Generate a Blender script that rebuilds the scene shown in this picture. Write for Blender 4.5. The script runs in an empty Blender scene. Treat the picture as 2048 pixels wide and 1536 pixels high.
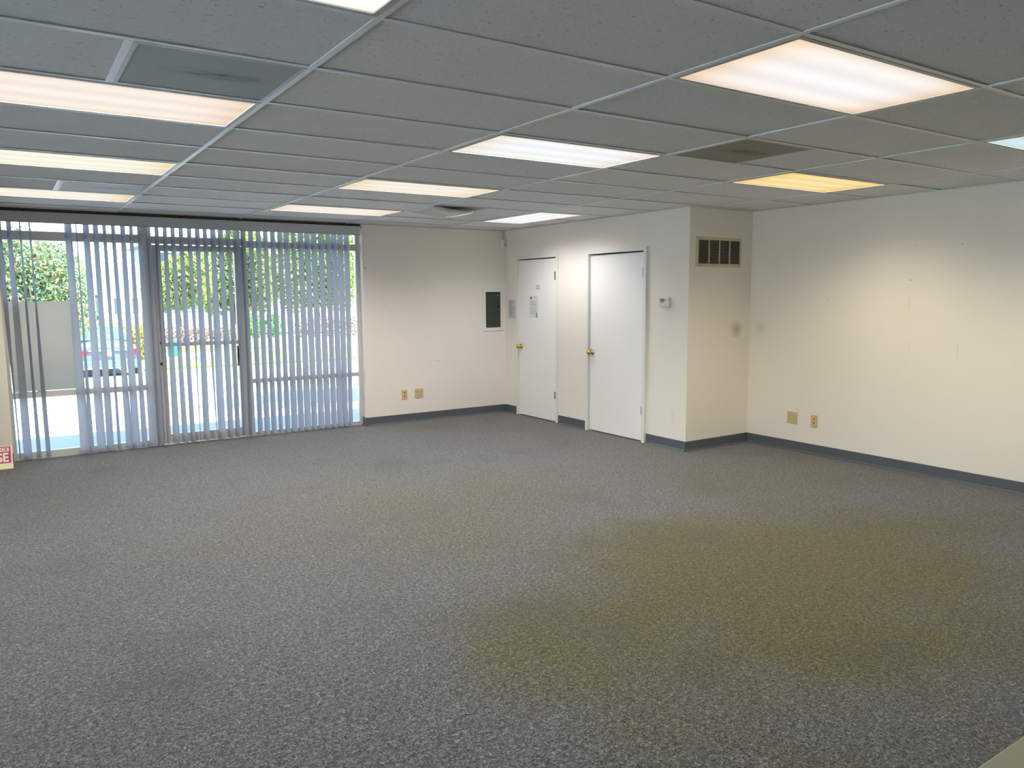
import bpy, bmesh, math, random
from mathutils import Vector, Matrix
random.seed(7)
R = math.radians
D = bpy.data
SC = bpy.context.scene
COL = SC.collection

# ------------------------------------------------------------------ dimensions (metres)
H = 2.4384
YB, X1, YJ, X2 = 8.755, 5.687, 5.415, 6.6175
XW = 3.648                       # right jamb of the window opening (left jamb x = 0)
XL, YF = -3.0, -3.0              # left wall / wall behind the camera
GX, GY, OX, OY = 1.2192, 0.6096, 1.0216, 2.2686

# ------------------------------------------------------------------ material helpers
def srgb(r, g, b):
    f = lambda c: (c/255/12.92) if c/255 <= .04045 else ((c/255+.055)/1.055)**2.4
    return (f(r), f(g), f(b), 1)

def new_mat(name):
    m = D.materials.new(name); m.use_nodes = True
    nt = m.node_tree; nt.nodes.clear()
    out = nt.nodes.new('ShaderNodeOutputMaterial')
    return m, nt, out

def N(nt, typ, **kw):
    n = nt.nodes.new(typ)
    for k, v in kw.items():
        if k in n.inputs.keys(): n.inputs[k].default_value = v
        else: setattr(n, k, v)
    return n

def mth(nt, op, a, b=None, c=None, clamp=False):
    n = nt.nodes.new('ShaderNodeMath'); n.operation = op; n.use_clamp = clamp
    for i, v in enumerate((a, b, c)):
        if v is None: continue
        if isinstance(v, (int, float)): n.inputs[i].default_value = v
        else: nt.links.new(v, n.inputs[i])
    return n.outputs[0]

def mixc(nt, fac, a, b, mode='MIX'):
    n = nt.nodes.new('ShaderNodeMix'); n.data_type = 'RGBA'; n.blend_type = mode
    for idx, v in ((0, fac), (6, a), (7, b)):
        if isinstance(v, (int, float)): n.inputs[idx].default_value = v
        elif isinstance(v, tuple): n.inputs[idx].default_value = v
        else: nt.links.new(v, n.inputs[idx])
    return n.outputs[2]

def ramp(nt, fac, stops, interp='LINEAR'):
    n = nt.nodes.new('ShaderNodeValToRGB'); cr = n.color_ramp; cr.interpolation = interp
    while len(cr.elements) < len(stops): cr.elements.new(.5)
    for e, (p, c) in zip(cr.elements, stops):
        e.position = p; e.color = c if isinstance(c, tuple) else (c, c, c, 1)
    nt.links.new(fac, n.inputs[0]); return n.outputs[0]

def coords(nt, kind='Object'):
    return nt.nodes.new('ShaderNodeTexCoord').outputs[kind]

def noise(nt, vec, scale, detail=2, rough=.5, dist=0):
    n = N(nt, 'ShaderNodeTexNoise', Scale=scale, Detail=detail, Roughness=rough, Distortion=dist)
    nt.links.new(vec, n.inputs['Vector']); return n.outputs['Fac']

def simple(name, col, rough=.5, metal=0, var=.06, vscale=12, bump=0, bscale=80, spec=.5, coat=0):
    m, nt, out = new_mat(name)
    p = N(nt, 'ShaderNodeBsdfPrincipled', Roughness=rough, Metallic=metal)
    p.inputs['Specular IOR Level'].default_value = spec
    p.inputs['Coat Weight'].default_value = coat
    co = coords(nt)
    nz = noise(nt, co, vscale, 3)
    d = tuple(c*(1-var) for c in col[:3])+(1,); l = tuple(min(1, c*(1+var)) for c in col[:3])+(1,)
    nt.links.new(mixc(nt, nz, d, l), p.inputs['Base Color'])
    if bump:
        b = N(nt, 'ShaderNodeBump', Strength=bump, Distance=.002)
        nt.links.new(noise(nt, co, bscale, 3), b.inputs['Height']); nt.links.new(b.outputs[0], p.inputs['Normal'])
    nt.links.new(p.outputs[0], out.inputs[0])
    return m

def wall_paint(name, col, spots=()):
    """matt paint; spots = (x, y, z, radius, darkness, stretch_z) dirt marks at fixed places on the wall"""
    m, nt, out = new_mat(name)
    p = N(nt, 'ShaderNodeBsdfPrincipled', Roughness=.62)
    p.inputs['Specular IOR Level'].default_value = .3
    co = coords(nt)
    nz = noise(nt, co, 2.2, 4, .6)
    c = mixc(nt, nz, tuple(v*.965 for v in col[:3])+(1,), col)
    for (x, y, z, r, dk, sz) in spots:
        mp = N(nt, 'ShaderNodeVectorMath', operation='SUBTRACT'); nt.links.new(co, mp.inputs[0]); mp.inputs[1].default_value = (x, y, z)
        sc = N(nt, 'ShaderNodeVectorMath', operation='MULTIPLY'); nt.links.new(mp.outputs[0], sc.inputs[0]); sc.inputs[1].default_value = (1, 1, 1/sz)
        ln = N(nt, 'ShaderNodeVectorMath', operation='LENGTH'); nt.links.new(sc.outputs[0], ln.inputs[0])
        wob = mth(nt, 'MULTIPLY', mth(nt, 'SUBTRACT', noise(nt, co, .9/r, 2), .5), r*.7)
        dd = mth(nt, 'ADD', ln.outputs['Value'], wob)
        f = mth(nt, 'MULTIPLY', mth(nt, 'SUBTRACT', 1.0, mth(nt, 'DIVIDE', dd, r), clamp=True), dk*1.6, clamp=True)
        c = mixc(nt, f, c, (.16, .14, .08, 1))
    nt.links.new(c, p.inputs['Base Color'])
    b = N(nt, 'ShaderNodeBump', Strength=.12, Distance=.002)
    nt.links.new(noise(nt, co, 140, 3), b.inputs['Height']); nt.links.new(b.outputs[0], p.inputs['Normal'])
    nt.links.new(p.outputs[0], out.inputs[0]); return m

# ------------------------------------------------------------------ materials
PAINT = srgb(240, 233, 223)
M = {}
M['wall_back'] = wall_paint('cream_wall_paint', PAINT, [(3.68, YB, 1.924, .012, 1, 1), (3.923, YB, 1.752, .012, .35, 1), (3.934, YB, 1.459, .012, .3, 1), (4.641, YB, .756, .010, .7, 1), (4.47, YB, .755, .012, .1, .3)])
M['wall_mid'] = wall_paint('cream_closet_paint', PAINT, [(6.41, YJ, 1.225, .105, .33, 1), (X1, 5.60, .33, .03, .10, 4)])
M['wall_right'] = wall_paint('cream_right_paint', PAINT, [(X2, 5.28, 1.236, .115, .13, 1), (X2, 3.70, 1.70, .010, .5, 1), (X2, 3.70, 1.50, .006, .11, 22), (X2, 3.68, 1.12, .006, .1, 16), (X2, 3.27, 1.11, .006, .13, 14), (X2, 4.925, 1.10, .006, .09, 10), (X2, 4.50, 1.53, .008, .4, 1), (X2, 3.283, 1.99, .008, .6, 1), (X2, 3.67, 1.995, .007, .5, 1), (X2, 4.50, 1.09, .006, .08, 12)])
M['wall'] = wall_paint('plain_wall_paint', PAINT)
M['door'] = simple('white_door_paint', srgb(242, 240, 236), .42, var=.012, vscale=3, bump=.05, bscale=60)
M['trim'] = simple('white_trim_paint', srgb(232, 230, 224), .4, var=.02)
M['base'] = simple('grey_vinyl_base', srgb(88, 91, 98), .5, var=.08, vscale=6)
M['brass'] = simple('polished_brass', (.80, .52, .14, 1), .16, 1, var=.1)
M['steel'] = simple('brushed_steel', (.55, .54, .52, 1), .32, 1, var=.1, vscale=60)
M['hinge'] = simple('dull_hinge_metal', (.30, .28, .26, 1), .38, .9, var=.3, vscale=90)
M['black'] = simple('black_plastic', (.012, .012, .012, 1), .5, var=.2)
M['dark'] = simple('dark_void', (.006, .006, .006, 1), .9)
M['almond'] = simple('almond_plastic', srgb(205, 186, 142), .4, var=.03)
M['tan'] = simple('tan_plastic', srgb(216, 184, 134), .4, var=.03)
M['offwhite'] = simple('offwhite_plastic', srgb(226, 223, 210), .4, var=.02)
M['panel_green'] = simple('dark_grey_green_steel', srgb(62, 68, 58), .45, .2, var=.12, vscale=8)
M['vent_frame'] = simple('vent_cream_enamel', srgb(205, 198, 172), .45, var=.04)
M['slatmetal'] = simple('vent_blade_enamel', srgb(118, 112, 100), .5, var=.1)
M['tee'] = simple('ceiling_tee_enamel', srgb(230, 233, 236), .33, .0, var=.03, spec=.6)
M['lamp_frame'] = simple('lamp_frame_enamel', srgb(176, 176, 178), .35, .1, var=.03)
M['alum'] = simple('painted_aluminium', srgb(222, 220, 216), .4, .15, var=.03)
M['wood_dark'] = simple('dark_brown_wood', srgb(66, 44, 26), .6, var=.3, vscale=14)
M['header'] = simple('grey_brown_header', srgb(112, 110, 98), .7, var=.12, vscale=5)
M['valance'] = simple('grey_vinyl_valance', srgb(196, 198, 202), .55, var=.06, vscale=25, bump=.1, bscale=200)
M['paper'] = simple('white_paper', srgb(222, 224, 224), .7, var=.01)
M['ink'] = simple('grey_ink', srgb(132, 136, 142), .8, var=.2)
M['ink_dark'] = simple('dark_ink', srgb(60, 52, 48), .8, var=.2)
M['red_ink'] = simple('brown_red_ink', srgb(150, 70, 40), .8, var=.3, vscale=120)
M['blue_ink'] = simple('blue_ink', srgb(60, 140, 190), .8, var=.2)
M['magenta'] = simple('magenta_print', srgb(176, 52, 132), .5, var=.05)
M['sign'] = simple('cream_sign_board', srgb(232, 224, 190), .5, var=.02)
M['counter'] = simple('beige_speckled_laminate', srgb(176, 168, 142), .5, var=.16, vscale=420)
M['counter_side'] = simple('beige_laminate_side', srgb(170, 162, 138), .5, var=.05)

def mk_carpet():
    m, nt, out = new_mat('speckled_grey_carpet')
    p = N(nt, 'ShaderNodeBsdfPrincipled', Roughness=.95)
    p.inputs['Specular IOR Level'].default_value = .12
    p.inputs['Sheen Weight'].default_value = .32
    p.inputs['Sheen Roughness'].default_value = .45
    co = coords(nt)
    n1 = noise(nt, co, 118, 3, .7)
    n2 = noise(nt, co, 55, 2, .6, .8)
    f = mth(nt, 'ADD', mth(nt, 'MULTIPLY', n1, .6), mth(nt, 'MULTIPLY', n2, .4))
    c = ramp(nt, f, [(.36, (.006, .006, .006, 1)), (.45, (.070, .069, .066, 1)), (.51, (.150, .148, .142, 1)), (.575, (.27, .268, .258, 1)), (.67, (.56, .555, .54, 1))])
    vn = N(nt, 'ShaderNodeTexVoronoi', Scale=95.0); nt.links.new(co, vn.inputs['Vector'])
    hue = mixc(nt, .24, (1, 1, 1, 1), vn.outputs['Color'])
    c = mixc(nt, .55, c, hue, 'MULTIPLY')
    # old wear and dirt patches, then a warm light cast painted over set areas
    big = noise(nt, co, .55, 3, .55, .4)
    c = mixc(nt, ramp(nt, big, [(.36, 0.0), (.62, .8)]), c, mixc(nt, .7, c, (1.0, .92, .72, 1), 'MULTIPLY'))
    for (x, y, rx, ry, col, amt) in ((3.55, 2.65, 2.5, 1.75, (.86, .73, .18, 1), 1.0), (2.6, 5.0, 1.9, 1.3, (1.0, .92, .72, 1), .7), (5.3, 4.2, 1.3, 1.3, (.95, .86, .60, 1), .6)):  # olive and yellowish light cast, multiplied into the carpet colour
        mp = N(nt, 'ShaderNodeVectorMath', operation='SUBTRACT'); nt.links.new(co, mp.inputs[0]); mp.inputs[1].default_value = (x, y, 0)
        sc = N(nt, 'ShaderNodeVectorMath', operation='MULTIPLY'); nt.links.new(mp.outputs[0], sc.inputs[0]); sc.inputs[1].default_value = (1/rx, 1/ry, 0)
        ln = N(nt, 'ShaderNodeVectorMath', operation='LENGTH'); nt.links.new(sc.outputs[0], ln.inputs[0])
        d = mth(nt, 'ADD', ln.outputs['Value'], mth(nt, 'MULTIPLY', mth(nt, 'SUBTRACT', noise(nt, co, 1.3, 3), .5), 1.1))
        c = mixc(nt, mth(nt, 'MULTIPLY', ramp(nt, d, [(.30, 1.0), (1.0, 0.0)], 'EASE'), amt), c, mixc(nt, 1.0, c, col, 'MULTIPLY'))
    c = mixc(nt, 1.0, c, (.735, .755, .795, 1), 'MULTIPLY')
    dirt = noise(nt, co, 1.5, 3, .6)
    c = mixc(nt, ramp(nt, dirt, [(.54, 0.0), (.76, .45)]), c, (.045, .043, .040, 1))
    # small dark spots near the blinds and mid floor
    for (x, y, r) in ((.72, 7.95, .22), (.45, 3.35, .3), (3.0, 6.6, .35)):
        mp = N(nt, 'ShaderNodeVectorMath', operation='SUBTRACT'); nt.links.new(co, mp.inputs[0]); mp.inputs[1].default_value = (x, y, 0)
        ln = N(nt, 'ShaderNodeVectorMath', operation='LENGTH'); nt.links.new(mp.outputs[0], ln.inputs[0])
        d = mth(nt, 'ADD', mth(nt, 'DIVIDE', ln.outputs['Value'], r), mth(nt, 'MULTIPLY', mth(nt, 'SUBTRACT', noise(nt, co, 6, 3), .5), 1.4))
        c = mixc(nt, ramp(nt, d, [(.2, .35), (1.0, 0.0)]), c, (.04, .04, .042, 1))
    nt.links.new(c, p.inputs['Base Color'])
    b = N(nt, 'ShaderNodeBump', Strength=.9, Distance=.008)
    nt.links.new(f, b.inputs['Height']); nt.links.new(b.outputs[0], p.inputs['Normal'])
    nt.links.new(p.outputs[0], out.inputs[0]); return m
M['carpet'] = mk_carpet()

def mk_tile():
    m, nt, out = new_mat('fissured_ceiling_tile')
    p = N(nt, 'ShaderNodeBsdfPrincipled', Roughness=.9)
    p.inputs['Specular IOR Level'].default_value = .15
    co = coords(nt)
    isl = nt.nodes.new('ShaderNodeNewGeometry').outputs['Random Per Island']
    base = ramp(nt, isl, [(0, srgb(234, 236, 237)), (.5, srgb(239, 240, 240)), (1, srgb(243, 243, 243))])
    mp = N(nt, 'ShaderNodeMapping'); mp.inputs['Scale'].default_value = (1, 2.3, 1); mp.inputs['Rotation'].default_value = (0, 0, .6); nt.links.new(co, mp.inputs[0])
    n1 = noise(nt, mp.outputs[0], 62, 2, .5, .8)
    n2 = noise(nt, co, 230, 1)
    f1 = ramp(nt, n1, [(.655, 0.0), (.69, 1.0)])
    f2 = ramp(nt, n2, [(.70, 0.0), (.76, .6)])
    ff = mth(nt, 'MAXIMUM', f1, f2)
    c = mixc(nt, mth(nt, 'MULTIPLY', ff, .55), base, (.12, .12, .13, 1))
    c = mixc(nt, mth(nt, 'MULTIPLY', noise(nt, co, 3, 3), .10), c, (.42, .41, .38, 1))
    nt.links.new(c, p.inputs['Base Color'])
    b = N(nt, 'ShaderNodeBump', Strength=.5, Distance=.003); b.invert = True
    nt.links.new(ff, b.inputs['Height']); nt.links.new(b.outputs[0], p.inputs['Normal'])
    nt.links.new(p.outputs[0], out.inputs[0]); return m
M['tile'] = mk_tile()

def mk_perf(name, col, dirtcol, dirt):
    m, nt, out = new_mat(name)
    p = N(nt, 'ShaderNodeBsdfPrincipled', Roughness=.5)
    co = coords(nt)
    sp = N(nt, 'ShaderNodeSeparateXYZ'); nt.links.new(co, sp.inputs[0])
    def cell(off):
        a = mth(nt, 'SUBTRACT', mth(nt, 'FRACT', mth(nt, 'ADD', mth(nt, 'MULTIPLY', sp.outputs[0], 105.0), off)), .5)
        b = mth(nt, 'SUBTRACT', mth(nt, 'FRACT', mth(nt, 'ADD', mth(nt, 'MULTIPLY', sp.outputs[1], 62.0), off)), .5)
        b = mth(nt, 'MULTIPLY', b, 1.7)
        return mth(nt, 'SQRT', mth(nt, 'ADD', mth(nt, 'MULTIPLY', a, a), mth(nt, 'MULTIPLY', b, b)))
    dmin = mth(nt, 'MINIMUM', cell(0.0), cell(.5))
    hole = ramp(nt, dmin, [(.27, 1.0), (.34, 0.0)])
    mp = N(nt, 'ShaderNodeMapping'); mp.inputs['Scale'].default_value = (1.5, 4, 1); mp.inputs['Location'].default_value = (-.06, .05, 0); nt.links.new(co, mp.inputs[0])
    ln = N(nt, 'ShaderNodeVectorMath', operation='LENGTH'); nt.links.new(mp.outputs[0], ln.inputs[0])
    near = mth(nt, 'SUBTRACT', 1.0, mth(nt, 'MULTIPLY', ln.outputs['Value'], 2.9), clamp=True)
    dn = mth(nt, 'MULTIPLY', ramp(nt, noise(nt, mp.outputs[0], 7, 4, .6), [(.35, 0.0), (.7, 1.0)]), mth(nt, 'MULTIPLY', near, dirt), clamp=True)
    c = mixc(nt, dn, col, dirtcol)
    c = mixc(nt, mth(nt, 'MULTIPLY', hole, .8), c, (.02, .02, .02, 1))
    nt.links.new(c, p.inputs['Base Color']); nt.links.new(p.outputs[0], out.inputs[0]); return m
M['perf_near'] = mk_perf('perforated_return_face', srgb(186, 192, 188), srgb(70, 72, 66), 1.6)
M['perf_dirty'] = mk_perf('dirty_perforated_face', srgb(158, 158, 136), srgb(66, 64, 30), 2.0)
M['perf_dark'] = mk_perf('grey_perforated_face', srgb(150, 150, 142), srgb(80, 80, 70), .8)

def mk_lamp(name, col, warm, dcol=None, side=.73, down=10.5):
    """prismatic troffer lens: soft lamp streaks along its length, most of its light thrown downward"""
    m, nt, out = new_mat(name)
    co = coords(nt); sp = N(nt, 'ShaderNodeSeparateXYZ'); nt.links.new(co, sp.inputs[0])
    x, y = sp.outputs[0], sp.outputs[1]
    u = mth(nt, 'DIVIDE', y, .2794)                       # -1..1 across
    st = mth(nt, 'MULTIPLY_ADD', mth(nt, 'COSINE', mth(nt, 'MULTIPLY', u, 9.2)), .055, .955)
    endf = mth(nt, 'POWER', mth(nt, 'ABSOLUTE', mth(nt, 'DIVIDE', x, .585)), 5.0)
    edge = mth(nt, 'POWER', mth(nt, 'ABSOLUTE', u), 4.0)
    fall = mth(nt, 'MULTIPLY_ADD', mth(nt, 'ADD', endf, mth(nt, 'MULTIPLY', edge, .5)), -.13, 1.0)
    rib = mth(nt, 'MULTIPLY_ADD', mth(nt, 'SINE', mth(nt, 'MULTIPLY', mth(nt, 'ADD', x, y), 560.0)), .018, 1.0)
    g = nt.nodes.new('ShaderNodeNewGeometry')
    dt = N(nt, 'ShaderNodeVectorMath', operation='DOT_PRODUCT'); nt.links.new(g.outputs['Incoming'], dt.inputs[0]); nt.links.new(g.outputs['Normal'], dt.inputs[1])
    c = mth(nt, 'ABSOLUTE', dt.outputs['Value'])
    n = N(nt, 'ShaderNodeMapRange'); n.interpolation_type = 'SMOOTHSTEP'
    n.inputs['From Min'].default_value = .25; n.inputs['From Max'].default_value = .78
    n.inputs['To Min'].default_value = 0; n.inputs['To Max'].default_value = down
    nt.links.new(c, n.inputs['Value'])
    s = mth(nt, 'MULTIPLY', mth(nt, 'MULTIPLY', st, fall), rib)
    n2 = N(nt, 'ShaderNodeMapRange'); n2.interpolation_type = 'SMOOTHSTEP'       # bat-wing lens: weaker straight down
    for k_, v_ in (('From Min', .74), ('From Max', 1.0), ('To Min', 1.0), ('To Max', .5)): n2.inputs[k_].default_value = v_
    nt.links.new(c, n2.inputs['Value'])
    tint = mixc(nt, mth(nt, 'MINIMUM', mth(nt, 'ADD', endf, mth(nt, 'MULTIPLY', edge, .6)), 1.0), col, warm)
    e1 = N(nt, 'ShaderNodeEmission'); nt.links.new(tint, e1.inputs[0]); nt.links.new(mth(nt, 'MULTIPLY', s, side), e1.inputs[1])
    e2 = N(nt, 'ShaderNodeEmission'); e2.inputs[0].default_value = dcol or col
    nt.links.new(mth(nt, 'MULTIPLY', n.outputs[0], n2.outputs[0]), e2.inputs[1])
    e = N(nt, 'ShaderNodeAddShader'); nt.links.new(e1.outputs[0], e.inputs[0]); nt.links.new(e2.outputs[0], e.inputs[1])
    nt.links.new(e.outputs[0], out.inputs[0]); return m

def mk_vane():
    m, nt, out = new_mat('grey_fabric_vane')
    co = coords(nt)
    sp = N(nt, 'ShaderNodeSeparateXYZ'); nt.links.new(co, sp.inputs[0])
    w = N(nt, 'ShaderNodeTexWave', Scale=60.0, Distortion=3.0); w.bands_direction = 'Z'; nt.links.new(co, w.inputs['Vector'])
    c = mixc(nt, w.outputs['Fac'], srgb(176, 178, 182), srgb(190, 191, 194))
    df = N(nt, 'ShaderNodeBsdfDiffuse'); nt.links.new(c, df.inputs[0])
    tr = N(nt, 'ShaderNodeBsdfTranslucent'); nt.links.new(mixc(nt, .5, c, (.62, .72, .95, 1)), tr.inputs[0])
    mx = N(nt, 'ShaderNodeMixShader'); mx.inputs[0].default_value = .34
    nt.links.new(df.outputs[0], mx.inputs[1]); nt.links.new(tr.outputs[0], mx.inputs[2])
    nt.links.new(mx.outputs[0], out.inputs[0]); return m
M['vane'] = mk_vane()

def mk_glass(name, tint=(.93, .97, .96, 1)):
    m, nt, out = new_mat(name)
    t = N(nt, 'ShaderNodeBsdfTransparent'); t.inputs[0].default_value = tint
    g = N(nt, 'ShaderNodeBsdfGlossy', Roughness=.02)
    fr = N(nt, 'ShaderNodeFresnel', IOR=1.35)
    smudge = mth(nt, 'MULTIPLY', fr.outputs[0], mth(nt, 'MULTIPLY_ADD', noise(nt, coords(nt), 3, 2), .3, .85))
    mx = N(nt, 'ShaderNodeMixShader'); nt.links.new(smudge, mx.inputs[0])
    nt.links.new(t.outputs[0], mx.inputs[1]); nt.links.new(g.outputs[0], mx.inputs[2])
    nt.links.new(mx.outputs[0], out.inputs[0]); return m
M['glass'] = mk_glass('window_glass')

def mk_clear():
    m, nt, out = new_mat('milky_clear_plastic')
    p = N(nt, 'ShaderNodeBsdfPrincipled', Roughness=.22); p.inputs['Base Color'].default_value = (.75, .78, .78, 1)
    t = N(nt, 'ShaderNodeBsdfTransparent')
    mx = N(nt, 'ShaderNodeMixShader')
    nt.links.new(ramp(nt, noise(nt, coords(nt), 9, 2), [(.3, .72), (.7, .92)]), mx.inputs[0])
    nt.links.new(t.outputs[0], mx.inputs[1]); nt.links.new(p.outputs[0], mx.inputs[2]); nt.links.new(mx.outputs[0], out.inputs[0]); return m
M['clear'] = mk_clear()

def mk_leaf(name, stops, trans=.35):
    m, nt, out = new_mat(name)
    isl = nt.nodes.new('ShaderNodeNewGeometry').outputs['Random Per Island']
    c = ramp(nt, isl, stops)
    df = N(nt, 'ShaderNodeBsdfDiffuse'); nt.links.new(c, df.inputs[0])
    tr = N(nt, 'ShaderNodeBsdfTranslucent'); nt.links.new(c, tr.inputs[0])
    mx = N(nt, 'ShaderNodeMixShader'); mx.inputs[0].default_value = trans
    nt.links.new(df.outputs[0], mx.inputs[1]); nt.links.new(tr.outputs[0], mx.inputs[2]); nt.links.new(mx.outputs[0], out.inputs[0]); return m
M['leaf_red'] = mk_leaf('red_tipped_leaves', [(0, srgb(92, 122, 108)), (.45, srgb(122, 148, 112)), (.84, srgb(160, 174, 116)), (.92, srgb(184, 150, 118)), (1, srgb(194, 136, 122))])
M['leaf_green'] = mk_leaf('yellow_green_leaves', [(0, srgb(96, 128, 84)), (.5, srgb(142, 160, 88)), (1, srgb(196, 194, 112))])
M['leaf_hedge'] = mk_leaf('bright_hedge_leaves', [(0, srgb(70, 130, 50)), (1, srgb(120, 180, 66))])
M['leaf_pink'] = mk_leaf('pinkish_shrub_leaves', [(0, srgb(120, 108, 92)), (.5, srgb(160, 132, 122)), (1, srgb(186, 156, 130))])
M['leaf_gold'] = mk_leaf('golden_shrub_leaves', [(0, srgb(150, 140, 60)), (1, srgb(206, 190, 96))])
M['bark'] = simple('tree_bark', srgb(96, 84, 74), .9, var=.3, vscale=20, bump=.5)
M['paving'] = simple('sunlit_concrete', srgb(158, 160, 162), .9, var=.05, vscale=3, bump=.1)
M['grass'] = simple('lawn_grass', srgb(118, 150, 58), .95, var=.22, vscale=9, bump=.4, bscale=40)
M['stucco_white'] = simple('white_stucco', srgb(226, 224, 220), .9, var=.03)
M['facade_grey'] = simple('blue_grey_cladding', srgb(120, 136, 146), .6, var=.05)
M['far_glass'] = simple('dark_window_glass', srgb(84, 98, 110), .15, var=.15)
M['car_paint'] = simple('silver_blue_paint', srgb(92, 112, 132), .3, .2, var=.02, coat=.6)
M['car_glass'] = simple('car_window_glass', srgb(70, 92, 106), .08, var=.1, spec=.8)
M['tail'] = simple('red_lamp_lens', srgb(206, 26, 54), .2, var=.1)
M['tyre'] = simple('black_rubber', (.02, .02, .02, 1), .8)
M['plate'] = simple('licence_plate_white', srgb(225, 225, 225), .4)
M['chrome'] = simple('chrome', (.8, .8, .8, 1), .12, 1)
M['teal'] = simple('teal_plastic', srgb(30, 140, 120), .5)
def mk_board():
    m, nt, out = new_mat('pale_translucent_board')
    c = mixc(nt, noise(nt, coords(nt), 2, 3), srgb(214, 206, 196), srgb(224, 216, 206))
    df = N(nt, 'ShaderNodeBsdfDiffuse'); nt.links.new(c, df.inputs[0])
    tr = N(nt, 'ShaderNodeBsdfTranslucent'); nt.links.new(c, tr.inputs[0])
    mx = N(nt, 'ShaderNodeMixShader'); mx.inputs[0].default_value = .5
    nt.links.new(df.outputs[0], mx.inputs[1]); nt.links.new(tr.outputs[0], mx.inputs[2]); nt.links.new(mx.outputs[0], out.inputs[0]); return m
M['board_back'] = mk_board()

# ------------------------------------------------------------------ mesh helpers
class MB:
    def __init__(s): s.bm = bmesh.new()
    def box(s, x0, x1, y0, y1, z0, z1, bev=0):
        vs = [s.bm.verts.new(p) for p in ((x0,y0,z0),(x1,y0,z0),(x1,y1,z0),(x0,y1,z0),(x0,y0,z1),(x1,y0,z1),(x1,y1,z1),(x0,y1,z1))]
        fs = [s.bm.faces.new([vs[i] for i in f]) for f in ((3,2,1,0),(4,5,6,7),(0,1,5,4),(1,2,6,5),(2,3,7,6),(3,0,4,7))]
        if bev:
            es = list({e for f in fs for e in f.edges})
            bmesh.ops.bevel(s.bm, geom=es, offset=bev, segments=2, affect='EDGES', profile=.6)
        return s
    def rot(s, vs, ang, axis, cen):
        bmesh.ops.rotate(s.bm, verts=vs, cent=cen, matrix=Matrix.Rotation(ang, 3, axis)); return s
    def quad(s, *ps):
        s.bm.faces.new([s.bm.verts.new(p) for p in ps]); return s
    def prism(s, pts, axis, a, b):
        """closed 2D outline extruded along an axis ('x': pts=(y,z); 'y': (x,z); 'z': (x,y))"""
        def mk(p, t): return (t, p[0], p[1]) if axis == 'x' else ((p[0], t, p[1]) if axis == 'y' else (p[0], p[1], t))
        A = [s.bm.verts.new(mk(p, a)) for p in pts]; B = [s.bm.verts.new(mk(p, b)) for p in pts]
        n = len(pts)
        s.bm.faces.new(A); s.bm.faces.new(B[::-1])
        for i in range(n): s.bm.faces.new((A[i], B[i], B[(i+1)%n], A[(i+1)%n]))
        return s
    def lathe(s, prof, cen, axis, seg=24):
        """prof = (radius, distance along axis)"""
        ax = Vector(axis).normalized(); u = ax.orthogonal().normalized(); v = ax.cross(u); c = Vector(cen)
        rings = []
        for r, t in prof:
            if r < 1e-6: rings.append([s.bm.verts.new(c+ax*t)])
            else: rings.append([s.bm.verts.new(c+ax*t+(u*math.cos(k*math.tau/seg)+v*math.sin(k*math.tau/seg))*r) for k in range(seg)])
        for a, b in zip(rings, rings[1:]):
            for k in range(seg):
                if len(a) == 1 and len(b) == 1: continue
                if len(a) == 1: s.bm.faces.new((a[0], b[k], b[(k+1)%seg]))
                elif len(b) == 1: s.bm.faces.new((a[k], b[0], a[(k+1)%seg]))
                else: s.bm.faces.new((a[k], b[k], b[(k+1)%seg], a[(k+1)%seg]))
        for f in s.bm.faces: pass
        return s
    def tube(s, pts, r, seg=10):
        pts = [Vector(p) for p in pts]; rings = []
        for i, p in enumerate(pts):
            d = (pts[min(i+1, len(pts)-1)]-pts[max(i-1, 0)]).normalized(); u = d.orthogonal().normalized(); v = d.cross(u)
            rr = r[i] if isinstance(r, (list, tuple)) else r
            rings.append([s.bm.verts.new(p+(u*math.cos(k*math.tau/seg)+v*math.sin(k*math.tau/seg))*rr) for k in range(seg)])
        for a, b in zip(rings, rings[1:]):
            for k in range(seg): s.bm.faces.new((a[k], b[k], b[(k+1)%seg], a[(k+1)%seg]))
        s.bm.faces.new(rings[0][::-1]); s.bm.faces.new(rings[-1]); return s
    def obj(s, name, mat, parent=None, origin=None, smooth=False, fix=True):
        if fix: bmesh.ops.recalc_face_normals(s.bm, faces=s.bm.faces)
        if origin is None:
            if parent is not None: origin = parent.matrix_world.translation.copy()
            else: origin = Vector((0, 0, 0))
        origin = Vector(origin)
        bmesh.ops.translate(s.bm, verts=s.bm.verts, vec=-origin)
        me = D.meshes.new(name); s.bm.to_mesh(me); s.bm.free()
        me.materials.append(M[mat] if isinstance(mat, str) else mat)
        if smooth:
            for p in me.polygons: p.use_smooth = True
        o = D.objects.new(name, me); COL.objects.link(o)
        if parent is not None:
            o.parent = parent; o.location = origin - parent.matrix_world.translation
            o.matrix_world = Matrix.Translation(origin)
        else:
            o.location = origin; o.matrix_world = Matrix.Translation(origin)
        return o

def tag(o, label=None, cat=None, group=None, kind=None):
    if label: o['label'] = label
    if cat: o['category'] = cat
    if group: o['group'] = group
    if kind: o['kind'] = kind
    return o
def thing(name, loc, label, cat, group=None):
    o = D.objects.new(name, None); COL.objects.link(o); o.empty_display_size = .1
    o.location = loc; o.matrix_world = Matrix.Translation(Vector(loc))
    return tag(o, label, cat, group)
def struct(o, label=None, cat=None):
    return tag(o, label, cat, kind='structure')

# ------------------------------------------------------------------ shell
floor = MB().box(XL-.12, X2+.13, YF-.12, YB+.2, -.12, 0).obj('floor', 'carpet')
struct(floor, 'speckled grey-brown carpet covering the whole room floor', 'floor')

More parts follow.
